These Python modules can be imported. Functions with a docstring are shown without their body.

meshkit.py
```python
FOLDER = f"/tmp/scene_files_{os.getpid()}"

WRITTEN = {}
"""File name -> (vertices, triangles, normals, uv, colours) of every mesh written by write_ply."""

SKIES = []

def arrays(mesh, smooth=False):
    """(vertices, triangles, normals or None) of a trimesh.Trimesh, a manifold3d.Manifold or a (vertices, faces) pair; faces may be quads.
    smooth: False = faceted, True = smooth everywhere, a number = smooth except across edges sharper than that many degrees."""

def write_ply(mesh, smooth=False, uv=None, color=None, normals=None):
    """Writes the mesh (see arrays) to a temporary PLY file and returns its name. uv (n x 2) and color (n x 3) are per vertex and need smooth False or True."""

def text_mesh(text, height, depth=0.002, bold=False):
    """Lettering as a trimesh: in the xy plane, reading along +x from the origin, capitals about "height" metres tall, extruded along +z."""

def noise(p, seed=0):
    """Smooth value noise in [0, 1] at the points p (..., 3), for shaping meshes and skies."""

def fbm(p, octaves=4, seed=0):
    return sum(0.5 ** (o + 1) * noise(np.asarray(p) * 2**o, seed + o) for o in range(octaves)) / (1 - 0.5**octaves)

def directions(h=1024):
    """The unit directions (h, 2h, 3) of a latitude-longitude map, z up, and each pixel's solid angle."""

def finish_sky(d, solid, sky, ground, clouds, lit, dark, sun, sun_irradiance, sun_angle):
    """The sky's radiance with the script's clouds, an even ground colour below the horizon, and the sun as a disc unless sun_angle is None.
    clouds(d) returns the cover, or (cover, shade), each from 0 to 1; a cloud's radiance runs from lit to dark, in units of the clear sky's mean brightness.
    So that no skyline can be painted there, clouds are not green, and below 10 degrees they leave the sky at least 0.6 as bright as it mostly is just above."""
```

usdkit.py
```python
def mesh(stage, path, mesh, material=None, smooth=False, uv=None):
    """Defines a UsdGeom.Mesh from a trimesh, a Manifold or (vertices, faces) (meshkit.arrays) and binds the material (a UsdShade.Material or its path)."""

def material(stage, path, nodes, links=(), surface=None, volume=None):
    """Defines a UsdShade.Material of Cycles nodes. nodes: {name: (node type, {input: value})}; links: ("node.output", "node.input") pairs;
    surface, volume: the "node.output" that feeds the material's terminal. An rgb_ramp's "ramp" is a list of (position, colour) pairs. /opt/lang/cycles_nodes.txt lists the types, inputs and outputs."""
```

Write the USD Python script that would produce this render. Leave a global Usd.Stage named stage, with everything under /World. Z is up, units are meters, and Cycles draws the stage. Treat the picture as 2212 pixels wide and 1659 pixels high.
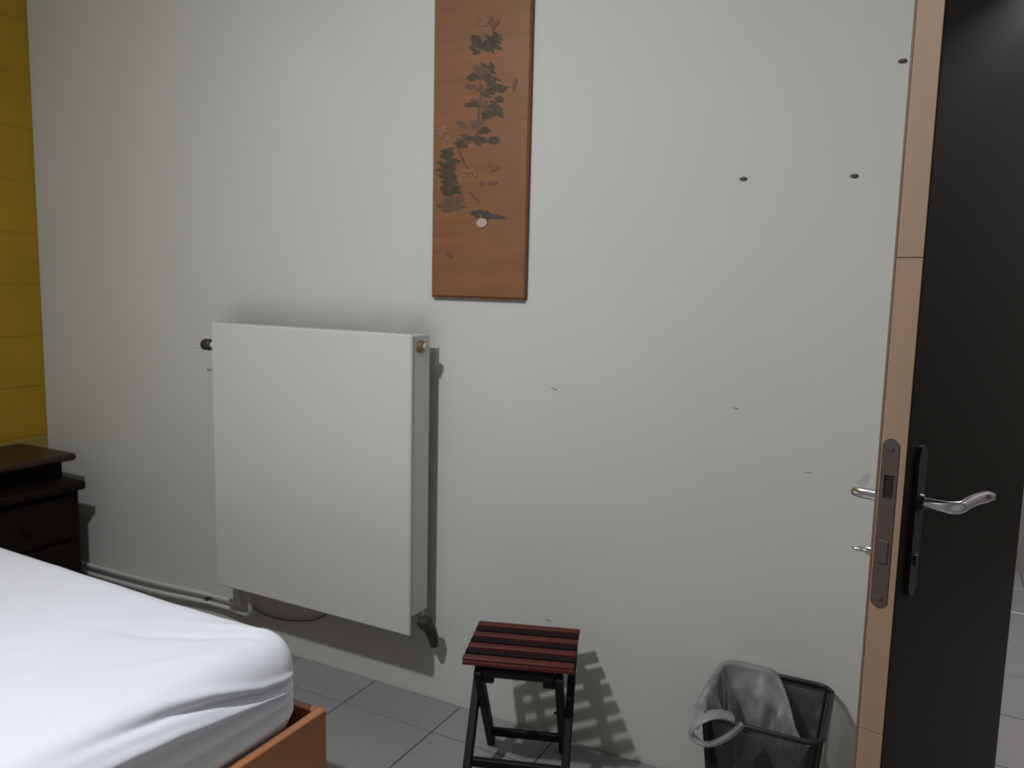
import math, random
import numpy as np
import trimesh
import usdkit, meshkit
from shapely.geometry import Polygon, Point, box as sbox
from shapely import affinity, union_all
from pxr import Usd, UsdGeom, UsdLux, UsdShade, Gf, Sdf

random.seed(7)
rng = np.random.default_rng(7)
stage = Usd.Stage.CreateInMemory()
UsdGeom.SetStageUpAxis(stage, "Z")
UsdGeom.SetStageMetersPerUnit(stage, 1.0)
UsdGeom.Xform.Define(stage, "/World")
UsdGeom.Scope.Define(stage, "/World/Looks")

# ------------------------------------------------------------------ camera
CAM_H = 1.30            # eye height
WALL = 2.021            # distance to the far wall
YAW, PITCH, ROLL = math.radians(27.942), math.radians(7.097), math.radians(1.349)
F_PX = 1748.6
fw = np.array([-math.sin(YAW) * math.cos(PITCH), math.cos(YAW) * math.cos(PITCH), -math.sin(PITCH)])
r0 = np.array([math.cos(YAW), math.sin(YAW), 0.0])
u0 = np.cross(r0, fw)
rt = r0 * math.cos(ROLL) + u0 * math.sin(ROLL)
up = -r0 * math.sin(ROLL) + u0 * math.cos(ROLL)
cam = UsdGeom.Camera.Define(stage, "/World/camera")
cam.CreateHorizontalApertureAttr(36.0)
cam.CreateVerticalApertureAttr(27.0)
cam.CreateFocalLengthAttr(36.0 * F_PX / 2212)
cam.CreateClippingRangeAttr((0.02, 100.0))
cam.CreateExposureAttr(0.0)
cam.CreateFStopAttr(12.0)          # the phone's soft focus
cam.CreateFocusDistanceAttr(0.85)
M = Gf.Matrix4d(*rt, 0, *up, 0, *(-fw), 0, 0, 0, CAM_H, 1)
cam.AddTransformOp().Set(M)

# ------------------------------------------------------------------ light
# the room's ceiling lamp above the bed, the lamp of the hallway behind the door
lamp = UsdLux.DiskLight.Define(stage, "/World/ceiling_lamp_light")
lamp.CreateRadiusAttr(0.036)
lamp.CreateIntensityAttr(1330.0)
lamp.CreateColorAttr(Gf.Vec3f(0.94, 0.97, 1.0))
lamp.AddTranslateOp().Set((-1.22, 0.37, 2.245))
bulb = UsdLux.SphereLight.Define(stage, "/World/ceiling_lamp_bulb")      # the same pendant lamp's glowing globe
bulb.CreateRadiusAttr(0.030)
bulb.CreateIntensityAttr(1080.0)
bulb.CreateColorAttr(Gf.Vec3f(0.96, 0.98, 1.0))
bulb.AddTranslateOp().Set((-1.22, 0.37, 2.295))
hall_lamp = UsdLux.DiskLight.Define(stage, "/World/hall_lamp_light")
hall_lamp.CreateRadiusAttr(0.12)
hall_lamp.CreateIntensityAttr(235.0)
hall_lamp.CreateColorAttr(Gf.Vec3f(1.0, 0.96, 0.95))
hall_lamp.AddTranslateOp().Set((0.7, 3.0, 2.5))
dome = UsdLux.DomeLight.Define(stage, "/World/ambient_sky")
dome.CreateIntensityAttr(0.0)

# ------------------------------------------------------------------ helpers
used = {}
def numbered(path):
    n = used.get(path, -1) + 1
    used[path] = n
    return path if n == 0 else f"{path}_{n:03d}"

def data(prim, label=None, category=None, group=None, kind=None):
    for k, v in (("label", label), ("category", category), ("group", group), ("kind", kind)):
        if v:
            prim.SetCustomDataByKey(k, v)
    return prim

def thing(name, label=None, category=None, loc=(0, 0, 0), rotz=0.0, group=None, kind=None):
    p = numbered("/World/" + name)
    x = UsdGeom.Xform.Define(stage, p)
    x.AddTranslateOp().Set(Gf.Vec3d(*map(float, loc)))
    if rotz:
        x.AddRotateZOp().Set(float(math.degrees(rotz)))
    data(x.GetPrim(), label, category, group, kind)
    return p

def obj(name, mesh, mat, parent=None, smooth=35, **kw):
    p = numbered((parent or "/World") + "/" + name)
    if isinstance(mesh, (list, tuple)) and isinstance(mesh[0], trimesh.Trimesh):
        mesh = trimesh.util.concatenate(mesh)
    m = usdkit.mesh(stage, p, mesh, mat, smooth=smooth)
    data(m.GetPrim(), **kw)
    return p

def mv(m, x=0, y=0, z=0):
    m.apply_translation((x, y, z))
    return m

def cbox(sx, sy, sz, b=0.002, at=(0, 0, 0)):
    """A box with chamfered edges, centred at 'at'."""
    hx, hy, hz = sx / 2, sy / 2, sz / 2
    b = min(b, hx * .9, hy * .9, hz * .9)
    pts = []
    for i in (-1, 1):
        for j in (-1, 1):
            for k in (-1, 1):
                pts += [(i * (hx - b), j * (hy - b), k * hz), (i * (hx - b), j * hy, k * (hz - b)), (i * hx, j * (hy - b), k * (hz - b))]
    m = trimesh.PointCloud(pts).convex_hull
    return mv(m, *at)

def span(x0, x1, y0, y1, z0, z1, b=0.002):
    return cbox(x1 - x0, y1 - y0, z1 - z0, b, ((x0 + x1) / 2, (y0 + y1) / 2, (z0 + z1) / 2))

def spline(pts, n):
    from scipy.interpolate import CubicSpline
    p = np.asarray(pts, float)
    t = np.concatenate([[0], np.cumsum(np.linalg.norm(np.diff(p, axis=0), axis=1))])
    return CubicSpline(t, p, bc_type="natural")(np.linspace(0, t[-1], n))

def tube(pts, rad, sides=12, flat=1.0, ref=(0, 0, 1), cap=True):
    """Sweep an ellipse along a polyline. rad: number or per-point (half width across ref); flat: ratio of the half height along ref."""
    p = np.asarray(pts, float)
    n = len(p)
    rad = np.broadcast_to(np.asarray(rad, float), (n,))
    flat = np.broadcast_to(np.asarray(flat, float), (n,))
    t = np.gradient(p, axis=0)
    t /= np.linalg.norm(t, axis=1, keepdims=True)
    a = np.zeros((n, 3)); b = np.zeros((n, 3))
    g = np.asarray(ref, float)
    if abs(np.dot(g, t[0])) > 0.95:
        g = np.array([1.0, 0, 0])
    for i in range(n):
        g2 = g - t[i] * np.dot(g, t[i])
        g2 /= np.linalg.norm(g2)
        b[i] = g2; a[i] = np.cross(t[i], g2); g = g2
    ang = np.arange(sides) * 2 * math.pi / sides
    v = p[:, None] + (rad[:, None] * np.cos(ang))[..., None] * a[:, None] + ((rad * flat)[:, None] * np.sin(ang))[..., None] * b[:, None]
    v = v.reshape(-1, 3)
    f = []
    for i in range(n - 1):
        for j in range(sides):
            k = (j + 1) % sides
            f += [(i * sides + j, i * sides + k, (i + 1) * sides + k), (i * sides + j, (i + 1) * sides + k, (i + 1) * sides + j)]
    if cap:
        v = np.vstack([v, p[0], p[-1]])
        c0, c1 = len(v) - 2, len(v) - 1
        for j in range(sides):
            k = (j + 1) % sides
            f += [(c0, k, j), (c1, (n - 1) * sides + j, (n - 1) * sides + k)]
    m = trimesh.Trimesh(v, f, process=False)
    if m.volume < 0:
        m.invert()
    return m

def lathe(profile, axis, at, sections=24):
    m = trimesh.creation.revolve(np.asarray(profile, float), sections=sections)
    m.apply_transform(trimesh.geometry.align_vectors([0, 0, 1], np.asarray(axis, float)))
    return mv(m, *at)

def bar(p0, p1, w, h, ref, b=0.002):
    """A rectangular bar from p0 to p1; h is measured along ref."""
    p0, p1, ref = (np.asarray(q, float) for q in (p0, p1, ref))
    t = p1 - p0
    L = np.linalg.norm(t); t /= L
    c = ref - t * np.dot(ref, t); c /= np.linalg.norm(c)
    a = np.cross(c, t)
    m = cbox(w, L, h, b)
    T = np.eye(4); T[:3, 0] = a; T[:3, 1] = t; T[:3, 2] = c; T[:3, 3] = (p0 + p1) / 2
    m.apply_transform(T)
    if m.volume < 0:
        m.invert()
    return m

def extrude(poly, depth, origin, ax, ay, an):
    """Extrude a shapely polygon drawn in the (ax, ay) plane by depth along an."""
    out = []
    for g in getattr(poly, "geoms", [poly]):
        if g.area > 1e-9:
            out.append(trimesh.creation.extrude_polygon(g, depth, engine="earcut"))
    m = trimesh.util.concatenate(out)
    T = np.eye(4); T[:3, 0] = ax; T[:3, 1] = ay; T[:3, 2] = an; T[:3, 3] = origin
    m.apply_transform(T)
    return m

# ------------------------------------------------------------------ materials
def plain(name, col, rough=0.5, metallic=0.0, var=0.06, scale=6.0, bump=0.0, bscale=60.0, spec=0.5, coat=0.0, sheen=0.0, detail=4.0, stretch=(1, 1, 1)):
    c = np.asarray(col, float)
    nodes = {
        "geo": ("geometry", {}),
        "map": ("mapping", {"scale": stretch}),
        "n": ("noise_texture", {"scale": scale, "detail": detail, "roughness": 0.6}),
        "ramp": ("rgb_ramp", {"ramp": [(0.25, tuple(c * (1 - var))), (0.75, tuple(np.minimum(c * (1 + var), 1)))]}),
        "p": ("principled_bsdf", {"roughness": rough, "metallic": metallic, "specular_ior_level": spec, "coat_weight": coat, "coat_roughness": 0.2, "sheen_weight": sheen}),
    }
    links = [("geo.position", "map.vector"), ("map.vector", "n.vector"), ("n.fac", "ramp.fac"), ("ramp.color", "p.base_color")]
    if bump:
        nodes["nb"] = ("noise_texture", {"scale": bscale, "detail": 5.0})
        nodes["b"] = ("bump", {"strength": bump, "distance": 0.004})
        links += [("map.vector", "nb.vector"), ("nb.fac", "b.height"), ("b.normal", "p.normal")]
    return usdkit.material(stage, "/World/Looks/" + name, nodes, links, surface="p.BSDF")

def wood(name, dark, light, axis="x", scale=9.0, rough=0.45, stretch=12.0, coat=0.0, spec=0.5):
    s = [stretch] * 3
    s["xyz".index(axis)] = 1.0
    nodes = {
        "geo": ("geometry", {}),
        "map": ("mapping", {"scale": tuple(s)}),
        "n": ("noise_texture", {"scale": scale, "detail": 6.0, "roughness": 0.65, "distortion": 0.4}),
        "n2": ("noise_texture", {"scale": 1.3, "detail": 3.0}),
        "mx": ("mix", {"fac": 0.35}),
        "ramp": ("rgb_ramp", {"ramp": [(0.3, dark), (0.7, light)]}),
        "p": ("principled_bsdf", {"roughness": rough, "coat_weight": coat, "coat_roughness": 0.25, "specular_ior_level": spec}),
        "b": ("bump", {"strength": 0.15, "distance": 0.002}),
    }
    links = [("geo.position", "map.vector"), ("map.vector", "n.vector"), ("map.vector", "n2.vector"), ("n.color", "mx.color1"), ("n2.color", "mx.color2"),
             ("mx.color", "ramp.fac"), ("ramp.color", "p.base_color"), ("n.fac", "b.height"), ("b.normal", "p.normal")]
    return usdkit.material(stage, "/World/Looks/" + name, nodes, links, surface="p.BSDF")

WHITE_WALL = plain("white_wall_paint", (0.60, 0.597, 0.572), 0.75, var=0.025, scale=2.2, bump=0.12, bscale=38.0, spec=0.25)
def _far_wall_paint():
    """The far wall's paint with a soft-edged darker patch above the radiator."""
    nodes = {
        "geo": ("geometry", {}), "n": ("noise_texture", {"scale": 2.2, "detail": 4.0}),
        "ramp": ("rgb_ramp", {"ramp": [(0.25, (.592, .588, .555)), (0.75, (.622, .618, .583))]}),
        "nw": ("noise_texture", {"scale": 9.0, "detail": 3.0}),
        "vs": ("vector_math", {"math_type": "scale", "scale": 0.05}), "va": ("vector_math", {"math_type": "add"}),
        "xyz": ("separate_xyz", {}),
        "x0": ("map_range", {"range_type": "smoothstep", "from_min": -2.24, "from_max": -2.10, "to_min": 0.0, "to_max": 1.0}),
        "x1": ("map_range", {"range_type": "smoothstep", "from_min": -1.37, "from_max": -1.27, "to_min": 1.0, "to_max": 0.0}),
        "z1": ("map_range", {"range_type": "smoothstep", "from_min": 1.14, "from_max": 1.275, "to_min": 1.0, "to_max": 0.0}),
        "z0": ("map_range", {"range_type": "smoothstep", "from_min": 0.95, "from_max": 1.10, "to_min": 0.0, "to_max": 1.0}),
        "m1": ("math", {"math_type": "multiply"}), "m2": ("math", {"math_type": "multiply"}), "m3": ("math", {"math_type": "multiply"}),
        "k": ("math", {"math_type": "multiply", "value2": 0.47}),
        "mix": ("mix", {"color2": (.19, .19, .165)}),  # darker grey mixed into the paint just above the radiator
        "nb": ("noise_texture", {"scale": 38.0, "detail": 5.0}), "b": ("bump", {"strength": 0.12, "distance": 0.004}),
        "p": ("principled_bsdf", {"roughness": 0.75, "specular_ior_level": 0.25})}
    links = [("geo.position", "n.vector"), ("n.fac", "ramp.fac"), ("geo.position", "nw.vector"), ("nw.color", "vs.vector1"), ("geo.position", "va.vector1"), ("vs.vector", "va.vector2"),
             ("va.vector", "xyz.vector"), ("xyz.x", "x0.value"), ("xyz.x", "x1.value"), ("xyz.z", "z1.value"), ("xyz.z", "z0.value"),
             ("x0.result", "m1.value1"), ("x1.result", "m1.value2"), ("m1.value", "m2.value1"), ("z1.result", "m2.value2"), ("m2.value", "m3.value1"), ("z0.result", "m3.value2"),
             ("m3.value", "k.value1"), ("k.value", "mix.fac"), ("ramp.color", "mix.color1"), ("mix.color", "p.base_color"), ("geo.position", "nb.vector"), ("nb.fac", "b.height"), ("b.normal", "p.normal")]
    return usdkit.material(stage, "/World/Looks/white_wall_paint_dark_patch", nodes, links, surface="p.BSDF")
FAR_WALL = _far_wall_paint()
FRONT_WALL = plain("dull_white_wall_paint", (0.40, 0.395, 0.38), 0.8, var=0.03, scale=3.0)
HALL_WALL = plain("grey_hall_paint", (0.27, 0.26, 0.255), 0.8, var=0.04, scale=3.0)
YELLOW = plain("yellow_wall_paint", (0.325, 0.203, 0.012), 0.7, var=0.10, scale=5.0, bump=0.35, bscale=70.0, spec=0.25)
YELLOW_DULL = plain("dull_yellow_wall_paint", (0.28, 0.20, 0.06), 0.75, var=0.10, scale=5.0, bump=0.35, bscale=70.0, spec=0.2)  # duller, browner yellow for the courses near the floor
MORTAR = plain("painted_mortar", (0.30, 0.187, 0.012), 0.85, var=0.08, scale=9.0)
CEILING = plain("ceiling_paint", (0.50, 0.50, 0.49), 0.8, var=0.02, scale=3.0)
TILES = [plain(f"floor_tile_{k}", c, 0.28, var=0.03, scale=7.0, spec=0.4) for k, c in
         (("a", (0.275, 0.275, 0.282)), ("b", (0.288, 0.286, 0.290)), ("c", (0.265, 0.265, 0.270)))]
GROUT = plain("floor_grout", (0.10, 0.09, 0.08), 0.9, var=0.15, scale=20.0)
ENAMEL = plain("radiator_enamel", (0.62, 0.62, 0.585), 0.38, var=0.015, scale=3.0, spec=0.4)
PIPE = plain("painted_pipe", (0.60, 0.595, 0.57), 0.45, var=0.03, scale=12.0)
DARK_PLASTIC = plain("dark_brown_plastic", (0.035, 0.030, 0.024), 0.5, var=0.15, scale=30.0)
BRASS = plain("dull_brass", (0.30, 0.22, 0.12), 0.45, metallic=0.8, var=0.1, scale=30.0)
CREAM = plain("cream_plastic", (0.55, 0.50, 0.42), 0.45)
CABLE = plain("grey_cable_sheath", (0.16, 0.15, 0.135), 0.6)
BOARD = wood("bamboo_board_wood", (0.172, 0.069, 0.027), (0.285, 0.120, 0.047), axis="x", scale=3.2, rough=0.5, stretch=11.0)
BOARD_EDGE = wood("board_edge_wood", (0.10, 0.042, 0.020), (0.16, 0.07, 0.032), axis="x", scale=5.0, rough=0.55)
INK = plain("olive_ink", (0.058, 0.041, 0.020), 0.6, var=0.5, scale=45.0)
INK_FAINT = plain("faint_brown_ink", (0.115, 0.060, 0.034), 0.6, var=0.35, scale=45.0)
INK_PINK = plain("dusty_pink_ink", (0.25, 0.115, 0.072), 0.6, var=0.2, scale=45.0)
INK_GREY = plain("blue_grey_ink", (0.045, 0.045, 0.048), 0.6, var=0.3, scale=60.0)
INK_RED = plain("rust_ink", (0.165, 0.062, 0.030), 0.6, var=0.2, scale=45.0)
INK_WHITE = plain("chalky_white_ink", (0.44, 0.36, 0.30), 0.7, var=0.12, scale=60.0)
SHEET = plain("white_cotton_sheet", (0.83, 0.85, 0.925), 0.85, var=0.01, scale=4.0, bump=0.06, bscale=220.0, spec=0.2, sheen=0.15)
TICKING = plain("mattress_ticking", (0.55, 0.54, 0.53), 0.9)
BEDWOOD = wood("orange_pine", (0.36, 0.135, 0.055), (0.52, 0.225, 0.095), axis="y", scale=5.0, rough=0.42, stretch=9.0, coat=0.15)
BEDWOOD_X = wood("orange_pine_rail", (0.27, 0.105, 0.040), (0.42, 0.185, 0.075), axis="x", scale=5.0, rough=0.42, stretch=9.0, coat=0.15)
MAHOGANY = wood("dark_mahogany", (0.0065, 0.0042, 0.003), (0.011, 0.006, 0.004), axis="y", scale=7.0, rough=0.6, coat=0.0, spec=0.12)
MAHOGANY_TOP = wood("mahogany_top", (0.020, 0.0085, 0.0045), (0.034, 0.014, 0.0075), axis="y", scale=7.0, rough=0.45, coat=0.1, spec=0.35)
RED_SLAT = wood("bright_red_stained_wood", (0.078, 0.0135, 0.009), (0.112, 0.021, 0.014), axis="x", scale=10.0, rough=0.5, spec=0.25)
DARK_SLAT = wood("dark_maroon_stained_wood", (0.0085, 0.0035, 0.0035), (0.013, 0.005, 0.005), axis="x", scale=10.0, rough=0.6, spec=0.12)
STOOL_DARK = plain("blue_black_paint", (0.005, 0.0062, 0.0075), 0.5, var=0.15, scale=25.0, spec=0.22)
STEEL_ROD = plain("blackened_steel_pin", (0.05, 0.05, 0.055), 0.4, metallic=0.7)
BIN_RIM = plain("black_enamel_rim", (0.018, 0.019, 0.021), 0.4, spec=0.45)
BIN_MESH = plain("black_mesh_wire", (0.019, 0.019, 0.0165), 0.6, spec=0.3)
GREEN = plain("dark_green_foil", (0.014, 0.085, 0.060), 0.5, var=0.3, scale=40.0)
DOOR_BROWN = wood("dark_brown_door_laminate", (0.0185, 0.0155, 0.0105), (0.0225, 0.019, 0.013), axis="z", scale=6.0, rough=0.48, stretch=10.0, spec=0.06)
DOOR_CREAM = plain("cream_door_laminate", (0.66, 0.62, 0.57), 0.5, var=0.03)
DOOR_EDGE = plain("tan_edge_band", (0.37, 0.245, 0.165), 0.55, var=0.05, scale=10.0, stretch=(6, 6, 0.6))
DOOR_LIP = plain("brown_edge_lip", (0.20, 0.125, 0.08), 0.6)
DOOR_FRAME = plain("brown_door_frame", (0.035, 0.026, 0.019), 0.5)
PLATE = plain("brushed_lock_steel", (0.140, 0.108, 0.098), 0.42, metallic=0.45, var=0.06, scale=20.0, stretch=(4, 4, 0.5))
BOLT = plain("lock_bolt_steel", (0.15, 0.115, 0.105), 0.35, metallic=0.5)
HOLE = plain("dark_latch_recess", (0.010, 0.009, 0.008), 0.8)
CHROME = usdkit.material(stage, "/World/Looks/satin_chrome", {
    "n": ("noise_texture", {"scale": 50.0}), "r": ("map_range", {"to_min": 0.10, "to_max": 0.18}),
    "p": ("principled_bsdf", {"base_color": (0.80, 0.80, 0.81), "metallic": 1.0})}, [("n.fac", "r.value"), ("r.result", "p.roughness")], surface="p.BSDF")
BRONZE = plain("dark_bronze_backplate", (0.016, 0.013, 0.010), 0.4, metallic=0.3)
SCREW = plain("rusty_screw", (0.075, 0.070, 0.055), 0.6, metallic=0.3, var=0.3, scale=200.0)
SCUFF = plain("grey_scuff", (0.30, 0.29, 0.27), 0.8, var=0.2, scale=200.0)
BAG = usdkit.material(stage, "/World/Looks/thin_white_plastic", {
    "n": ("noise_texture", {"scale": 16.0, "detail": 4.0}),
    "r": ("map_range", {"from_min": 0.36, "from_max": 0.64, "to_min": 0.46, "to_max": 0.88}),
    "t": ("transparent_bsdf", {"color": (0.95, 0.95, 0.96)}),
    "p": ("principled_bsdf", {"base_color": (0.47, 0.48, 0.50), "roughness": 0.35}),
    "tr": ("translucent_bsdf", {"color": (0.6, 0.61, 0.63)}),
    "m1": ("mix_closure", {"fac": 0.35}), "m2": ("mix_closure", {})},
    [("n.fac", "r.value"), ("p.BSDF", "m1.closure1"), ("tr.BSDF", "m1.closure2"), ("r.result", "m2.fac"), ("t.BSDF", "m2.closure1"), ("m1.closure", "m2.closure2")], surface="m2.closure")

# ------------------------------------------------------------------ the room
XL, XR, YB, YH, ZC = -3.25, 1.45, -1.75, 4.42, 2.74      # left wall, right wall, wall behind the camera, hall's end wall, ceiling
WT = 0.12
HINGE = (0.178, WALL - 0.008)
OPEN_L, OPEN_R, OPEN_T = HINGE[0] - 0.006, HINGE[0] + 0.875, 2.06

# floor: laid tiles on a grout bed
floor = thing("floor", kind="structure", label="floor of pale grey square tiles with thin dark joints")
obj("grout_bed", span(XL - 0.2, XR + 0.2, YB - 0.2, YH + 0.2, -0.06, -0.0035, 0.001), GROUT, floor, smooth=False)
P = 0.3263
X0, Y0 = -1.222, 1.8564
G = 0.0022
xs = [X0 + P * i for i in range(-8, 12)]
ys = [Y0 + P * j for j in range(-13, 10)]
for i, xa in enumerate(xs[:-1]):
    for j, ya in enumerate(ys[:-1]):
        x0, x1, y0, y1 = xa + G, xs[i + 1] - G, ya + G, ys[j + 1] - G
        x0, x1, y0, y1 = max(x0, XL + .004), min(x1, XR - .004), max(y0, YB + .004), min(y1, YH - .005)
        if x1 - x0 < 0.02 or y1 - y0 < 0.02:
            continue
        pieces = [(y0, y1)]
        if ya < WALL < ys[j + 1] and not (x0 > OPEN_L and x1 < OPEN_R):     # the row that the wall stands on is cut along it
            pieces = [(y0, WALL - 0.006), (max(WALL + WT + .006, y0), y1)]
        for (a, b) in pieces:
            if b - a < 0.02:
                continue
            top = rng.uniform(-0.0004, 0.0004)
            obj("tile", span(x0, x1, a, b, -0.012, top, 0.0012), TILES[rng.integers(3)], floor, smooth=False)

# far wall with the door opening, its chips and scuffs
def wall_piece(x0, x1, z0, z1):
    return span(x0, x1, WALL, WALL + WT, z0, z1, 0.0005)
wall = thing("wall_back", kind="structure", label="off-white painted wall behind the radiator")
wp = sbox(XL - WT, 0, XR + WT, ZC).difference(sbox(OPEN_L - .035, -1, OPEN_R + .035, OPEN_T + .035))
m = extrude(wp, WT, (0, WALL + WT, -0.01), (1, 0, 0), (0, 0, 1), (0, -1, 0))
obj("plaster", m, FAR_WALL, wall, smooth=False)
def scuff(x, z, w, h, a, mat=SCUFF):
    e = affinity.rotate(affinity.scale(Point(0, 0).buffer(1, 5), w / 2, h / 2), a)
    obj("scuff", extrude(e, 0.0016, (x, WALL + 0.001, z), (1, 0, 0), (0, 0, 1), (0, -1, 0)), mat, wall, smooth=False)
scuff(-0.939, 1.012, 0.020, 0.005, -15)
scuff(-0.440, 1.004, 0.016, 0.004, -5)
scuff(-0.936, 0.342, 0.018, 0.005, -12)
scuff(-0.260, 0.865, 0.018, 0.003, 0)

# left wall: painted blockwork, 20 cm courses
left = thing("wall_left", kind="structure", label="wall of yellow painted concrete blocks behind the bed's head")
obj("mortar_bed", span(XL - 0.15, XL - 0.0028, YB - .1, WALL, -0.01, ZC, 0.0005), MORTAR, left, smooth=False)
CH, BL = 0.205, 0.405
z = 0.015 - CH
row = 0
while z < ZC:
    y = WALL - (0.40 if row % 2 else 0.205)
    cuts = [WALL - 0.0005]
    while y > YB:
        cuts.append(y); y -= BL
    cuts.append(YB)
    for a, b in zip(cuts[:-1], cuts[1:]):
        z0, z1 = max(z + 0.002, 0.0), min(z + CH - 0.002, ZC - 0.001)
        if z1 - z0 < 0.02 or a - b < 0.02:
            continue
        e = 0.0 if a == cuts[0] else 0.003
        d = rng.uniform(-0.0012, 0.0012)
        obj("block", span(XL - 0.05, XL + d, b + 0.003, a - e, z0, z1, 0.004), YELLOW_DULL if z1 < 0.64 else YELLOW, left, smooth=False)
    z += CH
    row += 1

obj("wall_right", span(XR, XR + WT, YB - .1, WALL, -0.01, ZC, .0005), WHITE_WALL, smooth=False, kind="structure", label="off-white wall to the right of the door")
obj("wall_front", span(XL - WT, XR + WT, YB - WT, YB, -0.01, ZC, .0005), FRONT_WALL, smooth=False, kind="structure", label="grey-white wall behind the camera")
obj("ceiling", span(XL - WT, XR + WT, YB - WT, YH + WT, ZC, ZC + 0.1, .0005), CEILING, smooth=False, kind="structure", label="white ceiling")
# hallway behind the door
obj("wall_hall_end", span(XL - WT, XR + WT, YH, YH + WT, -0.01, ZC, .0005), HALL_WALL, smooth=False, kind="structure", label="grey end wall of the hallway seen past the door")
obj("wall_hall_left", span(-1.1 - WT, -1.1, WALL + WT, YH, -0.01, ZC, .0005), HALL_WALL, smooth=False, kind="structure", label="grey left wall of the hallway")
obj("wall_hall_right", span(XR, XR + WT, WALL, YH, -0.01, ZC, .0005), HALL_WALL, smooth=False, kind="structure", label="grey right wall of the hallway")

# door frame lining the opening
fr = thing("trim_1", kind="structure", label="brown door frame around the opening to the hallway")
for x0, x1 in ((OPEN_L - .035, OPEN_L), (OPEN_R, OPEN_R + .035)):
    obj("jamb", span(x0, x1, WALL + .004, WALL + WT + .004, 0.0005, OPEN_T + .035, .002), DOOR_FRAME, fr)
obj("head", span(OPEN_L, OPEN_R, WALL + .004, WALL + WT + .004, OPEN_T, OPEN_T + .035, .002), DOOR_FRAME, fr)

# ------------------------------------------------------------------ the door, standing open into the room
TH = math.radians(13.95)
LEN, THK, DZ0, DZ1 = 0.862, 0.0365, 0.008, 2.04
hd = np.array([math.sin(TH), math.cos(TH), 0])          # from the free edge towards the hinge
hn = np.array([math.cos(TH), -math.sin(TH), 0])         # the brown face's normal, to the right
free = np.array([HINGE[0], HINGE[1], 0]) - hd * LEN      # the free edge's corner on the brown face
def dp(s, n, z):                                         # s metres from the free edge, n metres out of the brown face
    return free + hd * s + hn * n + np.array([0, 0, z])
def dbox(s0, s1, n0, n1, z0, z1, b=0.0015):
    m = cbox(s1 - s0, n1 - n0, z1 - z0, b, ((s0 + s1) / 2, (n0 + n1) / 2, (z0 + z1) / 2))
    T = np.eye(4); T[:3, 0] = hd; T[:3, 1] = hn; T[:3, 3] = free
    m.apply_transform(T)
    m.fix_normals()
    return m
door = thing("door_1", kind="structure", label="dark brown door standing open, its tan edge towards the room")
obj("leaf", dbox(0.0026, LEN, -THK + 0.0035, 0, DZ0, DZ1, 0.0012), DOOR_BROWN, door)
obj("room_face", dbox(0.0026, LEN, -THK, -THK + 0.0033, DZ0, DZ1, 0.0004), DOOR_CREAM, door)
bands = [DZ0, 0.69, 1.345, DZ1]
for a, b in zip(bands[:-1], bands[1:]):
    obj("edge_band", dbox(-0.0002, 0.0024, -THK + 0.0035, -0.0006, a + .0004, b - .0004, 0.0004), DOOR_EDGE, door, label="tan edge band strip")
obj("edge_lip", dbox(-0.0001, 0.0024, -THK + 0.0001, -THK + 0.0033, DZ0, DZ1, 0.0004), DOOR_LIP, door)
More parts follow.
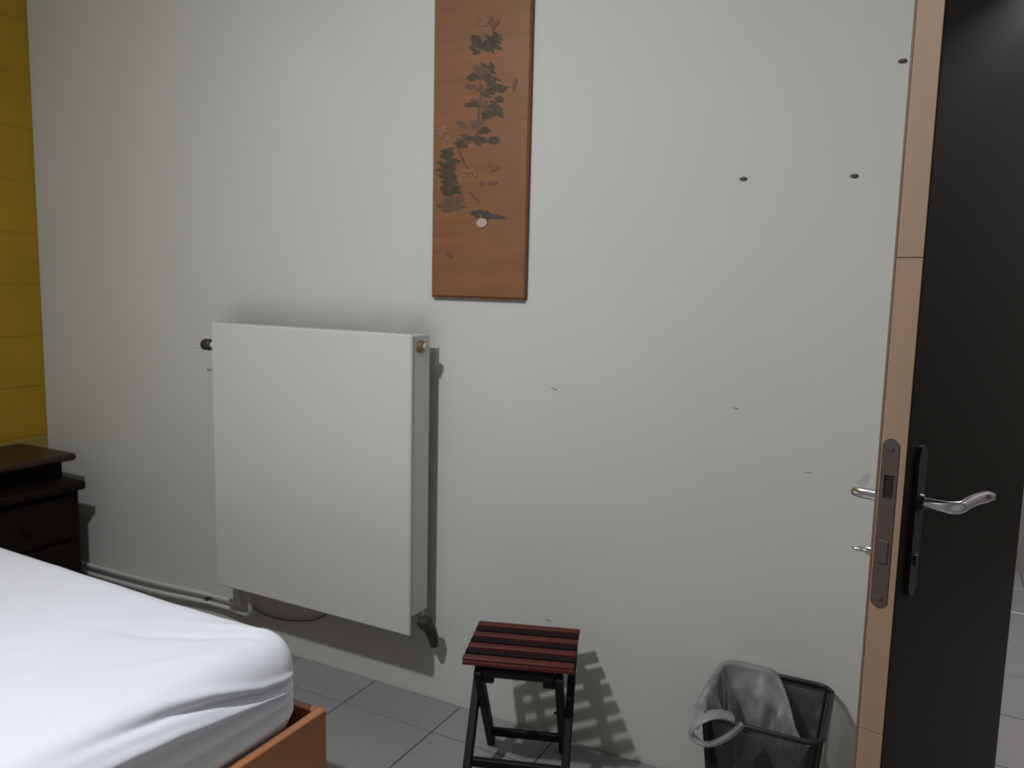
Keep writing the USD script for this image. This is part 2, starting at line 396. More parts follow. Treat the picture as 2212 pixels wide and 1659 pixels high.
# lock plate with rounded ends, latch hole and bolt
def slot(w, h, n=10):
    return sbox(-w / 2, -h / 2 + w / 2, w / 2, h / 2 - w / 2).union(Point(0, h / 2 - w / 2).buffer(w / 2, n)).union(Point(0, -h / 2 + w / 2).buffer(w / 2, n))
mid = -THK / 2 - 0.0020
lp = slot(0.0215, 0.235).difference(affinity.translate(sbox(-.0062, -.0155, .0062, .0155), 0.0008, 0.052))
lock = obj("lock_plate", extrude(lp, 0.0014, dp(-0.0001, mid, 0.988), hn, (0, 0, 1), -hd), PLATE, door, smooth=False, label="grey steel lock plate with rounded ends")
obj("latch_hole", dbox(-0.0004, 0.0014, mid - .0054, mid + .0070, 1.0243, 1.0557, 0.0002), HOLE, lock, smooth=False)
obj("deadbolt", dbox(-0.0030, 0.0010, mid - .0068, mid + .0068, 0.933, 0.965, 0.0006), BOLT, lock)
for zz in (1.092, 0.884):
    obj("plate_screw", lathe([(0, 0), (0.0042, 0), (0.0034, 0.0012), (0, 0.0014)], -hd, dp(-0.0013, mid, zz), 14), PLATE, lock)
# handles, one on each face
for side, n0 in ((1, 0.0), (-1, -THK)):
    def q(s, n, z):
        return dp(s, n0 + side * n, z)
    bp = slot(0.038, 0.215, 10)
    base = obj("back_plate", extrude(bp, 0.006, q(0.058, 0.0, 0.985), hd * side, (0, 0, 1), hn * side), BRONZE, door)
    S0, ZH = 0.058, 1.012
    obj("rose", lathe([(0, 0), (0.013, 0), (0.012, 0.004), (0.010, 0.006), (0, 0.006)], hn * side, q(S0, 0.006, ZH), 20), BRONZE, door)
    path = [q(S0, 0.008, ZH), q(S0, 0.022, ZH), q(S0, 0.034, ZH), q(S0 + .003, 0.044, ZH), q(S0 + .012, 0.0505, ZH), q(S0 + .03, 0.053, ZH), q(S0 + .06, 0.056, ZH + .001), q(S0 + .09, 0.061, ZH + .001), q(S0 + .112, 0.067, ZH), q(S0 + .122, 0.071, ZH - .001)]
    pts = spline(path, 36)
    rr = np.interp(np.linspace(0, 1, 36), [0, .2, .36, .9, 1], [.0085, .0088, .0075, .0062, .0035])
    ff = np.interp(np.linspace(0, 1, 36), [0, .2, .4, .9, 1], [1.0, 1.0, 1.35, 1.45, 1.5])
    obj("lever", tube(pts, rr, 16, ff), CHROME, door, label="polished chrome lever handle")
    if side == -1:
        knob = lathe([(0, 0), (0.009, 0), (0.008, 0.012), (0.0065, 0.018), (0, 0.018)], hn * side, q(S0, 0.006, 0.93), 18)
        wing = tube([q(S0, 0.018, 0.93), q(S0, 0.026, 0.93), q(S0, 0.036, 0.93), q(S0, 0.041, 0.93)], [.0055, .0105, .0115, .008], 16, 0.42)
        obj("thumb_turn", [knob, wing], CHROME, door, label="small chrome thumb turn")
    else:
        obj("coin_slot", lathe([(0, 0), (0.0085, 0), (0.008, 0.003), (0, 0.003)], hn * side, q(S0, 0.006, 0.93), 18), BRONZE, door)
for zz in (0.25, 1.02, 1.80):
    obj("hinge", lathe([(0, -.045), (0.007, -.045), (0.007, .045), (0, .045)], (0, 0, 1), dp(LEN + .003, 0.0045 - THK * 0 - 0.012, zz), 14), STEEL_ROD, door)

# ------------------------------------------------------------------ radiator
RX0, RX1, RZ0, RZ1 = -2.110, -1.3155, 0.2615, 1.1495
RYF, RYB = WALL - 0.150, WALL - 0.052
rad = thing("radiator", "wide white flat-fronted panel radiator hung on the wall", "radiator", ((RX0 + RX1) / 2, (RYF + RYB) / 2, RZ0))
RO = np.array([(RX0 + RX1) / 2, (RYF + RYB) / 2, RZ0])
def robj(name, mesh, mat, parent=None, **kw):
    if isinstance(mesh, list):
        mesh = trimesh.util.concatenate(mesh)
    mesh.apply_translation(-RO)
    return obj(name, mesh, mat, parent or rad, **kw)
robj("front_panel", span(RX0, RX1, RYF, RYF + 0.014, RZ0, RZ1, 0.004), ENAMEL)
robj("back_panel", span(RX0 + .012, RX1 - .012, RYB - 0.014, RYB, RZ0 + .01, RZ1 - .012, 0.003), ENAMEL)
cp = [span(RX0 + .03 + .02 * k, RX0 + .042 + .02 * k, RYF + .0145, RYB - .0145, RZ0 + .04, RZ1 - .06, .001) for k in range(37)]
robj("convector_fin", cp, ENAMEL, smooth=False, kind="stuff")
for x0 in (RX0 + .001, RX1 - .005):
    robj("side_cover", span(x0, x0 + .004, RYF + .0145, RYB - .003, RZ0 + .055, RZ1 - .004, .001), ENAMEL)
gr = sbox(RX0 + .006, 0.0145, RX1 - .006, 0.088)
holes = union_all([sbox(RX0 + .02 + .026 * k, 0.022, RX0 + .036 + .026 * k, 0.080) for k in range(29)])
robj("top_grille", extrude(gr.difference(holes), .003, (0, RYF, RZ1 - .0062), (1, 0, 0), (0, 1, 0), (0, 0, 1)), ENAMEL, smooth=False)
yc = (RYF + RYB) / 2
# upper left: dark cap on a short stub, with a grey bleed spindle
cy, cz = RYF + .026, 1.074
robj("bleed_stub", lathe([(0, 0), (0.010, 0), (0.010, .026), (0, .026)], (-1, 0, 0), (RX0 + .001, cy, cz), 16), PIPE)
robj("bleed_cap", lathe([(0, 0), (0.015, 0), (0.0185, .004), (0.0195, .012), (0.0190, .032), (0.014, .040), (0, .041)], (-1, 0, 0), (RX0 - .0255, cy, cz), 20), DARK_PLASTIC, label="dark brown cap on the radiator's upper left")
robj("bleed_spindle", lathe([(0, 0), (0.0045, 0), (0.0045, .018), (0.003, .024), (0.003, .048), (0, .050)], (-1, 0, 0), (RX0 - .0670, cy + .004, cz - .010), 12), PIPE)
# upper right: brass plug with a cream centre
pl = robj("blanking_plug", lathe([(0.0095, 0), (0.0180, 0), (0.0180, .008), (0.015, .012), (0.0095, .012)], (1, 0, 0), (RX1 - .001, yc - .004, 1.114), 20), BRASS, label="dull brass plug on the radiator's upper right")
robj("plug_centre", lathe([(0, 0), (0.0105, 0), (0.0105, .014), (0.007, .018), (0, .018)], (1, 0, 0), (RX1 - .001, yc + .003, 1.114), 16), CREAM, pl)
# lower right: dark valve turned down
vv0 = robj("lockshield_valve", lathe([(0, 0), (0.016, 0), (0.016, .010), (0.0215, .012), (0.0215, .030), (0.015, .036), (0, .036)], (1, 0, 0), (RX1 - .001, yc + .008, .287), 18), DARK_PLASTIC, label="dark valve on the radiator's lower right")
robj("valve_tail", tube([(RX1 + .020, yc + .010, .283), (RX1 + .022, yc + .030, .258), (RX1 + .022, yc + .046, .228), (RX1 + .022, yc + .054, .198)], [.019, .0185, .0165, .012], 16), DARK_PLASTIC, vv0)
# lower left: white valve bodies where the pipes come in
for dx in (.035, .085):
    robj("inlet_valve", lathe([(0, 0), (0.013, 0), (0.015, .01), (0.015, .035), (0, .035)], (0, 0, -1), (RX0 + dx, yc + .01, RZ0 + .02), 16), PIPE)
for xx in (RX0 + .15, RX1 - .15):
    robj("wall_bracket", span(xx - .015, xx + .015, RYB + .0005, WALL - .0005, RZ0 + .12, RZ1 - .1, .001), ENAMEL)

# two heating pipes along the wall's foot
def pipe(name, pts, r, label):
    obj(name, tube(spline(pts, 60), r, 14), PIPE, smooth=60, label=label, category="pipe", group=None)
pipe("heating_pipe", [(XL + .002, WALL - .030, .128), (-2.90, WALL - .030, .131), (-2.5, WALL - .030, .139), (-2.20, WALL - .032, .150), (-2.125, WALL - .045, .156), (-2.080, WALL - .075, .178), (RX0 + .035, yc + .01, .240)], .0075,
     "upper of two white heating pipes along the wall left of the radiator")
pipe("heating_pipe", [(XL + .002, WALL - .030, .094), (-2.90, WALL - .030, .096), (-2.5, WALL - .030, .105), (-2.16, WALL - .032, .118), (-2.075, WALL - .050, .126), (-2.026, WALL - .080, .160), (RX0 + .085, yc + .01, .240)], .0075,
     "lower of two white heating pipes along the wall left of the radiator")
cl = thing("pipe_clip", "small dark clip holding both pipes left of the radiator", "pipe clip", (-2.300, WALL - .012, .1265))
obj("saddle", [tube([(0, -.020, .0015), (0, -.008, .0015), (0, .0115, .0015)], .0065, 10)], DARK_PLASTIC, cl)
# thin cables: one bows out left of the radiator, one sags below it
obj("sensor_cable", tube(spline([(-2.205, WALL - .010, .470), (-2.225, WALL - .008, .425), (-2.238, WALL - .007, .365), (-2.236, WALL - .007, .320), (-2.222, WALL - .007, .300), (-2.190, WALL - .009, .268)], 40), .0022, 8), CABLE, smooth=60,
    label="thin grey cable bowing out from behind the radiator's left edge", category="cable")
obj("sagging_cable", tube(spline([(-2.105, WALL - .006, .134), (-2.02, WALL - .008, .119), (-1.94, WALL - .008, .121), (-1.86, WALL - .008, .135), (-1.79, WALL - .008, .158), (-1.74, WALL - .010, .200), (-1.72, WALL - .012, .262)], 50), .0028, 8), CABLE, smooth=60,
    label="thin grey cable sagging below the radiator", category="cable")

# ------------------------------------------------------------------ painted wooden board
BX0, BX1, BZ0, BZ1, BT = -1.342, -1.033, 1.257, 2.36, 0.014
bd = thing("painted_board", "tall narrow brown wooden board painted with dark bamboo leaves", "wall panel", ((BX0 + BX1) / 2, WALL, BZ0))
BO = np.array([(BX0 + BX1) / 2, WALL, BZ0])
def bobj(name, mesh, mat, **kw):
    if isinstance(mesh, list):
        mesh = trimesh.util.concatenate(mesh)
    mesh.apply_translation(-BO)
    return obj(name, mesh, mat, bd, **kw)
bobj("panel", span(BX0, BX1, WALL - BT, WALL - .0003, BZ0, BZ1, .0035), BOARD, smooth=False)
bobj("edge_strip", span(BX1 + .0002, BX1 + .003, WALL - BT + .002, WALL - .0005, BZ0 + .002, BZ1 - .002, .0006), BOARD_EDGE, smooth=False)
bobj("bottom_strip", span(BX0 + .002, BX1 - .002, WALL - BT + .0005, WALL - .0005, BZ0 - .0045, BZ0 - .0002, .0006), BOARD_EDGE, smooth=False)
def leaf(x, z, L, W, a):
    t = np.linspace(0, 1, 9)
    w = W / 2 * np.sin(np.pi * t ** 0.75)
    pts = list(zip(L * (t - .5), w)) + list(zip(L * (t[::-1] - .5), -w[::-1]))[1:-1]
    return affinity.translate(affinity.rotate(Polygon(pts), a, origin=(0, 0)), x, z)
def blob(x, z, w, h, a=0):
    return affinity.translate(affinity.rotate(affinity.scale(Point(0, 0).buffer(1, 6), w / 2, h / 2), a, origin=(0, 0)), x, z)
def paint(name, shapes, mat, lift=.0, **kw):
    g = union_all(shapes).intersection(sbox(BX0 + .006, BZ0 + .01, BX1 - .008, BZ1 - .01))
    bobj(name, extrude(g, .0006, (0, WALL - BT - .0001 - lift, 0), (1, 0, 0), (0, 0, 1), (0, -1, 0)), mat, smooth=False, **kw)
# positions on the board were read from the photograph as fractions of its visible part: fx across, px rows from the top
def at(px, py):
    x = BX0 + (px - 934) / (1141 - 934) * (BX1 - BX0)
    zt, zb = 2.070, BZ0
    return x, zt - (zt - zb) * (py / 643.0)
S = (BX1 - BX0) / 207.0
def lf(px, py, L, W, a):
    return leaf(*at(px, py), L * S, W * S, a)
prng = random.Random(21)
def strokes(clusters, L0=(15, 30), W0=(5, 9)):
    out = []
    for px, py, rx, ry, n, a, da in clusters:
        for _ in range(n):
            t, r = prng.uniform(0, 2 * math.pi), math.sqrt(prng.random())
            L = prng.uniform(*L0)
            out.append(lf(px + rx * r * math.cos(t), py + ry * r * math.sin(t), L, min(prng.uniform(*W0), L * .42), prng.gauss(a, da)))
    return out
# (row and column on the board's visible part, radii, number of strokes, slant, its spread)
main = [(1026, 88, 15, 13, 9, -42, 12), (1040, 103, 22, 13, 12, -28, 14), (1064, 92, 16, 13, 9, -38, 10), (1074, 104, 8, 5, 3, -30, 8),
        (1056, 140, 10, 8, 4, -18, 14), (1026, 162, 14, 5, 4, -8, 8), (1060, 164, 10, 12, 5, -50, 16), (1066, 180, 16, 10, 8, -20, 22), (1082, 190, 14, 7, 6, 6, 10),
        (1056, 204, 10, 10, 5, -40, 16), (1080, 214, 9, 6, 4, 2, 10), (1026, 219, 16, 4, 4, -8, 6), (1066, 232, 16, 10, 9, -30, 12), (1078, 243, 9, 10, 5, -50, 10), (1060, 250, 12, 8, 6, -22, 14),
        (1050, 277, 14, 6, 5, -14, 12), (1024, 290, 20, 5, 7, -20, 7), (1054, 301, 24, 7, 9, -20, 6), (1074, 295, 8, 4, 2, -20, 6), (1008, 304, 10, 7, 4, -40, 8), (992, 306, 9, 7, 4, -36, 8)]
dense = [(968, 322, 13, 9, 8, 0, 14), (980, 336, 13, 7, 7, -10, 10), (968, 352, 14, 12, 11, -8, 16), (971, 372, 15, 14, 14, 0, 20), (975, 392, 17, 14, 16, -4, 22), (981, 408, 18, 9, 11, -14, 14)]
paint("painted_leaves", strokes(main), INK, kind="stuff", label="dark olive painted bamboo leaves")
paint("painted_leaves", strokes(dense), INK, .0001, kind="stuff", label="dark olive painted bamboo leaves")
paint("painted_foliage", strokes([(972, 436, 20, 12, 14, -8, 14), (998, 430, 14, 12, 8, -20, 18), (1010, 182, 12, 6, 3, -8, 8), (1046, 150, 14, 8, 4, -40, 14), (1040, 216, 16, 30, 6, -12, 20), (1036, 262, 14, 10, 4, 10, 14), (1010, 262, 20, 5, 3, -22, 6)], (16, 30), (5, 9)), INK_FAINT, .0003, kind="stuff")
paint("painted_twig", [lf(1000, 330, 90, 4, -62), lf(1036, 240, 110, 4, 84), lf(1030, 420, 40, 4, -40), lf(1016, 300, 46, 4, 20)], INK_FAINT, .0007, kind="stuff")
paint("painted_blossom", strokes([(962, 282, 13, 12, 8, -24, 14), (980, 294, 10, 5, 4, -24, 8), (1018, 362, 12, 3, 3, -10, 8), (1027, 372, 6, 7, 3, 70, 20), (950, 266, 10, 4, 3, -10, 8), (1040, 52, 14, 12, 4, 20, 30)], (10, 22), (4, 8)), INK_PINK, .0010, kind="stuff", label="dusty pink painted blossom")
paint("painted_berry", strokes([(1066, 52, 9, 15, 6, 70, 20), (1068, 360, 12, 10, 7, 15, 30), (1110, 186, 5, 13, 4, 80, 12), (1064, 392, 18, 4, 4, 0, 6)], (10, 22), (5, 9)), INK_RED, .0013, kind="stuff")
paint("painted_fleck", [blob(*at(976, 549), 16 * S, 7 * S, -35)], INK_RED, .0013)
paint("painted_bird_back", strokes([(1038, 456, 10, 6, 5, -20, 20)], (10, 18), (5, 8)) + [blob(*at(1057, 461), 18 * S, 17 * S, 20), lf(1080, 464, 42, 7, -7)], INK_GREY, .0018, label="blue-grey back and tail of the painted bird", kind="stuff")
paint("painted_bird_belly", [blob(*at(1048, 477), 23 * S, 17 * S, 5)], INK_WHITE, .0024, label="white belly of the painted bird")

# wall screws
for (x, z), lab in (((-.454, 1.562), "small dark screw in the white wall, left of the three"), ((-.206, 1.559), "small dark screw in the white wall, middle of the three"), ((-.125, 1.801), "small dark screw in the white wall, highest and nearest the door")):
    s = thing("wall_screw", lab, "screw", (x, WALL, z))
    obj("head", lathe([(0, 0), (.0050, 0), (.0046, .002), (.0028, .0034), (0, .0036)], (0, -1, 0), (.003, -.0005, 0), 12), SCREW, s)
    obj("wall_plug", extrude(affinity.scale(Point(0, 0).buffer(1, 6), .0095, .0050), .0012, (0, .0003, 0), (1, 0, 0), (0, 0, 1), (0, -1, 0)), SCREW, s, smooth=False)

# ------------------------------------------------------------------ bed
FX1, FY1, FZ1 = -1.205, 1.383, 0.300           # outer foot corner by the wall, top of the boards
FX0, FY0 = -3.235, -0.030
bed = thing("bed_frame", "orange-brown wooden bed frame under the white mattress", "bed frame", ((FX0 + FX1) / 2, (FY0 + FY1) / 2, 0))
EO = np.array([(FX0 + FX1) / 2, (FY0 + FY1) / 2, 0])
def eobj(name, mesh, mat):
    mesh.apply_translation(-EO)
    obj(name, mesh, mat, bed)
BTK = 0.024
eobj("foot_board", span(FX1 - BTK, FX1, FY0, FY1, 0.03, FZ1, .0025), BEDWOOD)
eobj("side_board", span(FX0, FX1 - BTK - .0004, FY1 - BTK, FY1, 0.03, FZ1, .0025), BEDWOOD_X)
eobj("side_board", span(FX0, FX1 - BTK - .0004, FY0, FY0 + BTK, 0.03, FZ1, .0025), BEDWOOD_X)
eobj("head_board", span(FX0, FX0 + BTK, FY0 + BTK + .0004, FY1 - BTK - .0004, 0.03, FZ1, .0025), BEDWOOD)
for sx in (FX0 + .06, FX1 - .07):
    for sy in (FY0 + .07, FY1 - .07):
        eobj("leg", span(sx - .03, sx + .03, sy - .03, sy + .03, 0.0005, 0.227, .003), BEDWOOD)
for k in range(14):
    xx = FX0 + .10 + k * .142
    eobj("slat", span(xx - .04, xx + .04, FY0 + BTK + .001, FY1 - BTK - .001, .2275, .245, .002), BEDWOOD)

# mattress in a fitted sheet: a rounded box, with folds gathered at its foot corner
MX0, MX1, MY0, MY1, MZ0, MZ1 = -3.205, -1.2315, -0.002, 1.3525, 0.2465, 0.506
def lines(a, b, coarse, fine, fa, fb):
    out = [a]
    while out[-1] < b - 1e-9:
        out.append(min(b, out[-1] + (fine if fa <= out[-1] < fb else coarse)))
    return np.array(out)
gx = lines(MX0, MX1, .03, .006, -1.75, 9)
gy = lines(MY0, MY1, .03, .006, .25, 9)
gz = lines(MZ0, MZ1, .004, .004, -9, 9)
vv, ff_ = [], []
def grid(A, B, make):
    n0 = sum(len(q) for q in vv)
    a, b = np.meshgrid(A, B, indexing="ij")
    vv.append(np.array([make(x, y) for x, y in zip(a.ravel(), b.ravel())]))
    na, nb = a.shape
    i, j = np.meshgrid(np.arange(na - 1), np.arange(nb - 1), indexing="ij")
    k = (i * nb + j).ravel() + n0
    ff_.append(np.vstack([np.stack([k, k + nb, k + nb + 1], 1), np.stack([k, k + nb + 1, k + 1], 1)]))
grid(gx, gy, lambda x, y: (x, y, MZ1)); grid(gy, gx, lambda y, x: (x, y, MZ0))
grid(gy, gz, lambda y, z: (MX1, y, z)); grid(gz, gy, lambda z, y: (MX0, y, z))
grid(gz, gx, lambda z, x: (x, MY1, z)); grid(gx, gz, lambda x, z: (x, MY0, z))
mm = trimesh.Trimesh(np.vstack(vv), np.vstack(ff_), process=False)
mm.merge_vertices(digits_vertex=6)
V = mm.vertices.copy()
lo, hi = np.array([MX0, MY0, MZ0]), np.array([MX1, MY1, MZ1])
R3 = np.array([.085, .085, .085])
Q = np.clip(V, lo + R3, hi - R3)
D = V - Q
ln = np.linalg.norm(D / R3, axis=1, keepdims=True)
V = np.where(ln > 1e-9, Q + D / np.maximum(ln, 1e-9), V)
N = np.where(ln > 1e-9, D / np.maximum(np.linalg.norm(D, axis=1, keepdims=True), 1e-9), 0)
def seg_dist(p2, poly):
    """distance to a polyline and position along it, 0 to 1"""
    best = np.full(len(p2), 9.0); tt = np.zeros(len(p2))
    poly = np.asarray(poly, float)
    L = np.linalg.norm(np.diff(poly, axis=0), axis=1); cum = np.concatenate([[0], np.cumsum(L)])
    for i in range(len(poly) - 1):
        a, d = poly[i], poly[i + 1] - poly[i]
        t = np.clip(((p2 - a) @ d) / (d @ d), 0, 1)
        dist = np.linalg.norm(p2 - (a + t[:, None] * d), axis=1)
        w = dist < best
        best = np.where(w, dist, best); tt = np.where(w, (cum[i] + t * L[i]) / cum[-1], tt)
    return best, tt
folds = [  # (y, z) on the foot end, depth, width
    ([(1.33, .384), (1.20, .408), (1.09, .443), (.99, .466), (.86, .480), (.66, .497)], -.0135, .0090),
    ([(1.33, .364), (1.20, .381), (1.09, .386), (.99, .393), (.80, .405), (.55, .412)], -.0110, .0085),
    ([(1.33, .343), (1.20, .340), (1.09, .343), (.98, .342), (.80, .345)], -.0090, .0085),
    ([(1.33, .404), (1.20, .427), (1.09, .462), (.98, .486), (.86, .50)], .0070, .0100),
    ([(1.33, .374), (1.20, .395), (1.09, .413), (.99, .428), (.80, .442), (.55, .45)], .0100, .0105),
    ([(1.33, .354), (1.20, .361), (1.09, .364), (.99, .367), (.80, .372)], .0075, .0090),
    ([(1.33, .325), (1.20, .318), (1.0, .316), (.8, .316)], .0050, .012)]
side = np.clip(N[:, 0], 0, 1) ** .6 * (V[:, 0] > MX1 - .12)
disp = np.zeros(len(V))
for poly, dep, wd in folds:
    d, t = seg_dist(V[:, 1:3], poly)
    fade = np.clip(t / .06, 0.25, 1) * np.clip((1 - t) / .45, 0, 1)
    w = wd * (0.65 + .9 * t)
    disp += dep * fade * np.exp(-(d / w) ** 2)
V += N * (disp * side)[:, None]
# folds that run from the corner over the top
top = np.clip(N[:, 2], 0, 1) * (V[:, 2] > .40)
for poly, dep, wd in [([(-1.245, 1.300), (-1.30, 1.255), (-1.40, 1.19), (-1.52, 1.14), (-1.7, 1.10)], -.0050, .014), ([(-1.242, 1.325), (-1.32, 1.290), (-1.44, 1.245), (-1.6, 1.21)], .0045, .015),
                      ([(-1.24, 1.27), (-1.27, 1.20), (-1.33, 1.10), (-1.42, .99), (-1.5, .92)], .0035, .020), ([(-1.25, 1.24), (-1.30, 1.13), (-1.38, 1.02)], -.0035, .016)]:
    d, t = seg_dist(V[:, :2], poly)
    V[:, 2] += top * dep * np.exp(-(d / (wd * (.7 + .8 * t))) ** 2) * np.clip((1 - t) / .5, 0, 1) * np.clip(t / .05, .3, 1)
soft = (meshkit.fbm(V * 4.5, 3, 5) - .5) * .010 + (meshkit.fbm(V * 14, 2, 9) - .5) * .003
V[:, 2] += np.where(V[:, 2] > .40, soft, 0)
V[:, 2] += np.where(V[:, 2] > .40, .012 * np.clip((-1.6 - V[:, 0]) / 1.0, 0, 1), 0)
mm.vertices = V
mm.fix_normals()
mat_t = thing("mattress", "thick mattress in a creased white fitted sheet on the bed frame", "mattress", ((MX0 + MX1) / 2, (MY0 + MY1) / 2, MZ0))
mm.apply_translation((-(MX0 + MX1) / 2, -(MY0 + MY1) / 2, -MZ0))
obj("fitted_sheet", mm, SHEET, mat_t, smooth=True)

# ------------------------------------------------------------------ nightstand by the head wall
NX0, NX1, NY0, NY1 = -3.235, -2.885, 1.425, 1.905
ns = thing("nightstand", "dark mahogany nightstand with overhanging top in the corner", "nightstand", ((NX0 + NX1) / 2, (NY0 + NY1) / 2, 0))
NO = np.array([(NX0 + NX1) / 2, (NY0 + NY1) / 2, 0])
def nobj(name, mesh, mat, parent=None, **kw):
    if isinstance(mesh, list):
        mesh = trimesh.util.concatenate(mesh)
    mesh.apply_translation(-NO)
    return obj(name, mesh, mat, parent or ns, **kw)
nobj("top", span(NX0, NX1, NY0, NY1, .590, .617, .008), MAHOGANY_TOP, label="reddish brown top with rounded edge")
nobj("neck", span(NX0 + .005, -2.962, NY0 + .03, NY1 - .012, .520, .5895, .003), MAHOGANY)
nobj("ledge", span(NX0 + .005, -2.822, NY0 + .01, NY1 - .010, .488, .5195, .006), MAHOGANY)
nobj("body", span(NX0 + .005, -2.866, NY0 + .02, NY1 - .015, .060, .4875, .003), MAHOGANY)
nobj("plinth", span(NX0 + .005, -2.850, NY0 + .012, NY1 - .012, .0005, .0595, .004), MAHOGANY)
for z0, z1 in ((.300, .470), (.085, .285)):
    dr = nobj("drawer_front", span(-2.8655, -2.852, NY0 + .045, NY1 - .045, z0, z1, .004), MAHOGANY)
    nobj("knob", lathe([(0, 0), (.006, 0), (.006, .008), (.013, .014), (.012, .022), (0, .025)], (1, 0, 0), (-2.8522, (NY0 + NY1) / 2, (z0 + z1) / 2), 16), MAHOGANY, dr)

# ------------------------------------------------------------------ folding stool
ST = thing("folding_stool", "small folding stool with red and dark slatted seat and black crossed legs", "stool", (-.901, 1.7975, 0), math.radians(19.5))
sw, st, stop = .0226, .0085, .372
for k in range(7):
    v = -.1133 + sw / 2 + k * (.2266 - sw) / 6
    obj("slat", cbox(.279, sw, st, .002, (0, v, stop - st / 2)), RED_SLAT if k % 2 == 0 else DARK_SLAT, ST, smooth=False)
obj("front_rail", cbox(.279, .012, .0115, .002, (0, -.1133 + .006, stop - st - .006)), RED_SLAT, ST, smooth=False)
for u in (-.083, .083):
    obj("batten", cbox(.022, .222, .018, .002, (u, .010, stop - st - .0095)), RED_SLAT, ST, smooth=False)
zt = stop - st - .0185
A = dict(u=.102, top=(-.094, zt - .012), foot=(.140, .004))
B = dict(u=.1250, top=(.094, zt - .008), foot=(-.140, .004))
def leg(u, fr_):
    (v0, z0), (v1, z1) = fr_["top"], fr_["foot"]
    return bar((u, v0, z0), (u, v1, z1), .0205, .030, (0, 1, .2), .0025)
for s in (-1, 1):
    obj("leg", leg(s * A["u"], A), STOOL_DARK, ST, smooth=False)
    obj("leg", leg(s * B["u"], B), STOOL_DARK, ST, smooth=False)
    obj("corner_block", cbox(.030, .020, .034, .003, (s * (A["u"] - .0245), -.083, zt - .030)), STOOL_DARK, ST, smooth=False)
    obj("pivot_pin", lathe([(0, 0), (.004, 0), (.004, .052), (0, .052)], (s, 0, 0), (s * .085, (A["top"][0] * .5 + A["foot"][0] * .5) * 0 + .0, .186), 10), STEEL_ROD, ST)
def lerp(fr_, t):
    return tuple(np.array(fr_["top"]) * (1 - t) + np.array(fr_["foot"]) * t)
v, z = A["top"]
obj("stretcher", bar((-.091, v + .003, z - .004), (.091, v + .003, z - .004), .020, .022, (0, 0, 1), .002), STOOL_DARK, ST, smooth=False)
v, z = lerp(A, .84)
obj("stretcher", bar((-.091, v, z), (.091, v, z), .016, .022, (0, 0, 1), .002), STOOL_DARK, ST, smooth=False)
v, z = lerp(B, .77)
obj("stretcher", bar((-.1135, v, z), (.1135, v, z), .016, .022, (0, 0, 1), .002), STOOL_DARK, ST, smooth=False)
v, z = B["top"]
obj("stretcher", bar((-.1135, v, z - .006), (.1135, v, z - .006), .016, .020, (0, 0, 1), .002), STOOL_DARK, ST, smooth=False)

# ------------------------------------------------------------------ waste bin with a plastic bag
bc = np.array([-.293, 1.868])
bin_ = thing("waste_bin", "black wire mesh waste bin beside the open door", "waste bin", (bc[0], bc[1], 0), math.radians(2.0))
BH = .345
def rrect(hx, hy, r, n=5):
    p = []
    for cx_, cy_, a0 in ((hx - r, hy - r, 0), (-hx + r, hy - r, 90), (-hx + r, -hy + r, 180), (hx - r, -hy + r, 270)):
        for k in range(n + 1):
            a = math.radians(a0 + 90 * k / n)
            p.append((cx_ + r * math.cos(a), cy_ + r * math.sin(a)))
    return np.array(p)
def ring(z):
    t = z / BH
    return rrect(.098 + .034 * t, .108 + .032 * t, .030 + .008 * t)
def loop_tube(pts, r, sides=8, flat=1.0):
    p = np.vstack([pts, pts[:2]])
    return tube(p, r, sides, flat, cap=False)
R_ = ring(BH)
obj("rim", loop_tube(np.column_stack([R_, np.full(len(R_), BH)]), .0052, 10, 1.25), BIN_RIM, bin_, smooth=60)
R_ = ring(.006)
obj("base_ring", loop_tube(np.column_stack([R_, np.full(len(R_), .0065)]), .005, 8), BIN_RIM, bin_, smooth=60)
obj("base", extrude(Polygon(ring(.004)).buffer(-.002), .002, (0, 0, .008), (1, 0, 0), (0, 1, 0), (0, 0, 1)), BIN_RIM, bin_, smooth=False)
def resample(p, n):
    q = np.vstack([p, p[:1]])
    s = np.concatenate([[0], np.cumsum(np.linalg.norm(np.diff(q, axis=0), axis=1))])
    t = np.linspace(0, s[-1], n, endpoint=False)
    return np.column_stack([np.interp(t, s, q[:, 0]), np.interp(t, s, q[:, 1])])
wires = []
NW = 236
lo_, hi_ = resample(ring(.008), NW), resample(ring(BH), NW)
for a, b in zip(lo_, hi_):
    wires.append(tube([(*a, .008), (*((a + b) / 2), (BH + .008) / 2), (*b, BH)], .00088, 4, cap=False))
zs_ = np.arange(.014, BH - .004, .0045)
for zz in zs_:
    p = ring(zz)
    wires.append(loop_tube(np.column_stack([p, np.full(len(p), zz)]), .00088, 4))
obj("mesh_wall", wires, BIN_MESH, bin_, smooth=False, kind="stuff")
for k, (sx, sy) in enumerate(((1, 1), (-1, 1), (-1, -1), (1, -1))):
    i = k * 6 + 3
    obj("corner_rod", tube([(*(ring(.008)[i] * .995), .008), (*(ring(.17)[i] * .995), .17), (*(ring(BH)[i] * .995), BH)], .0034, 8), BIN_RIM, bin_, smooth=60)

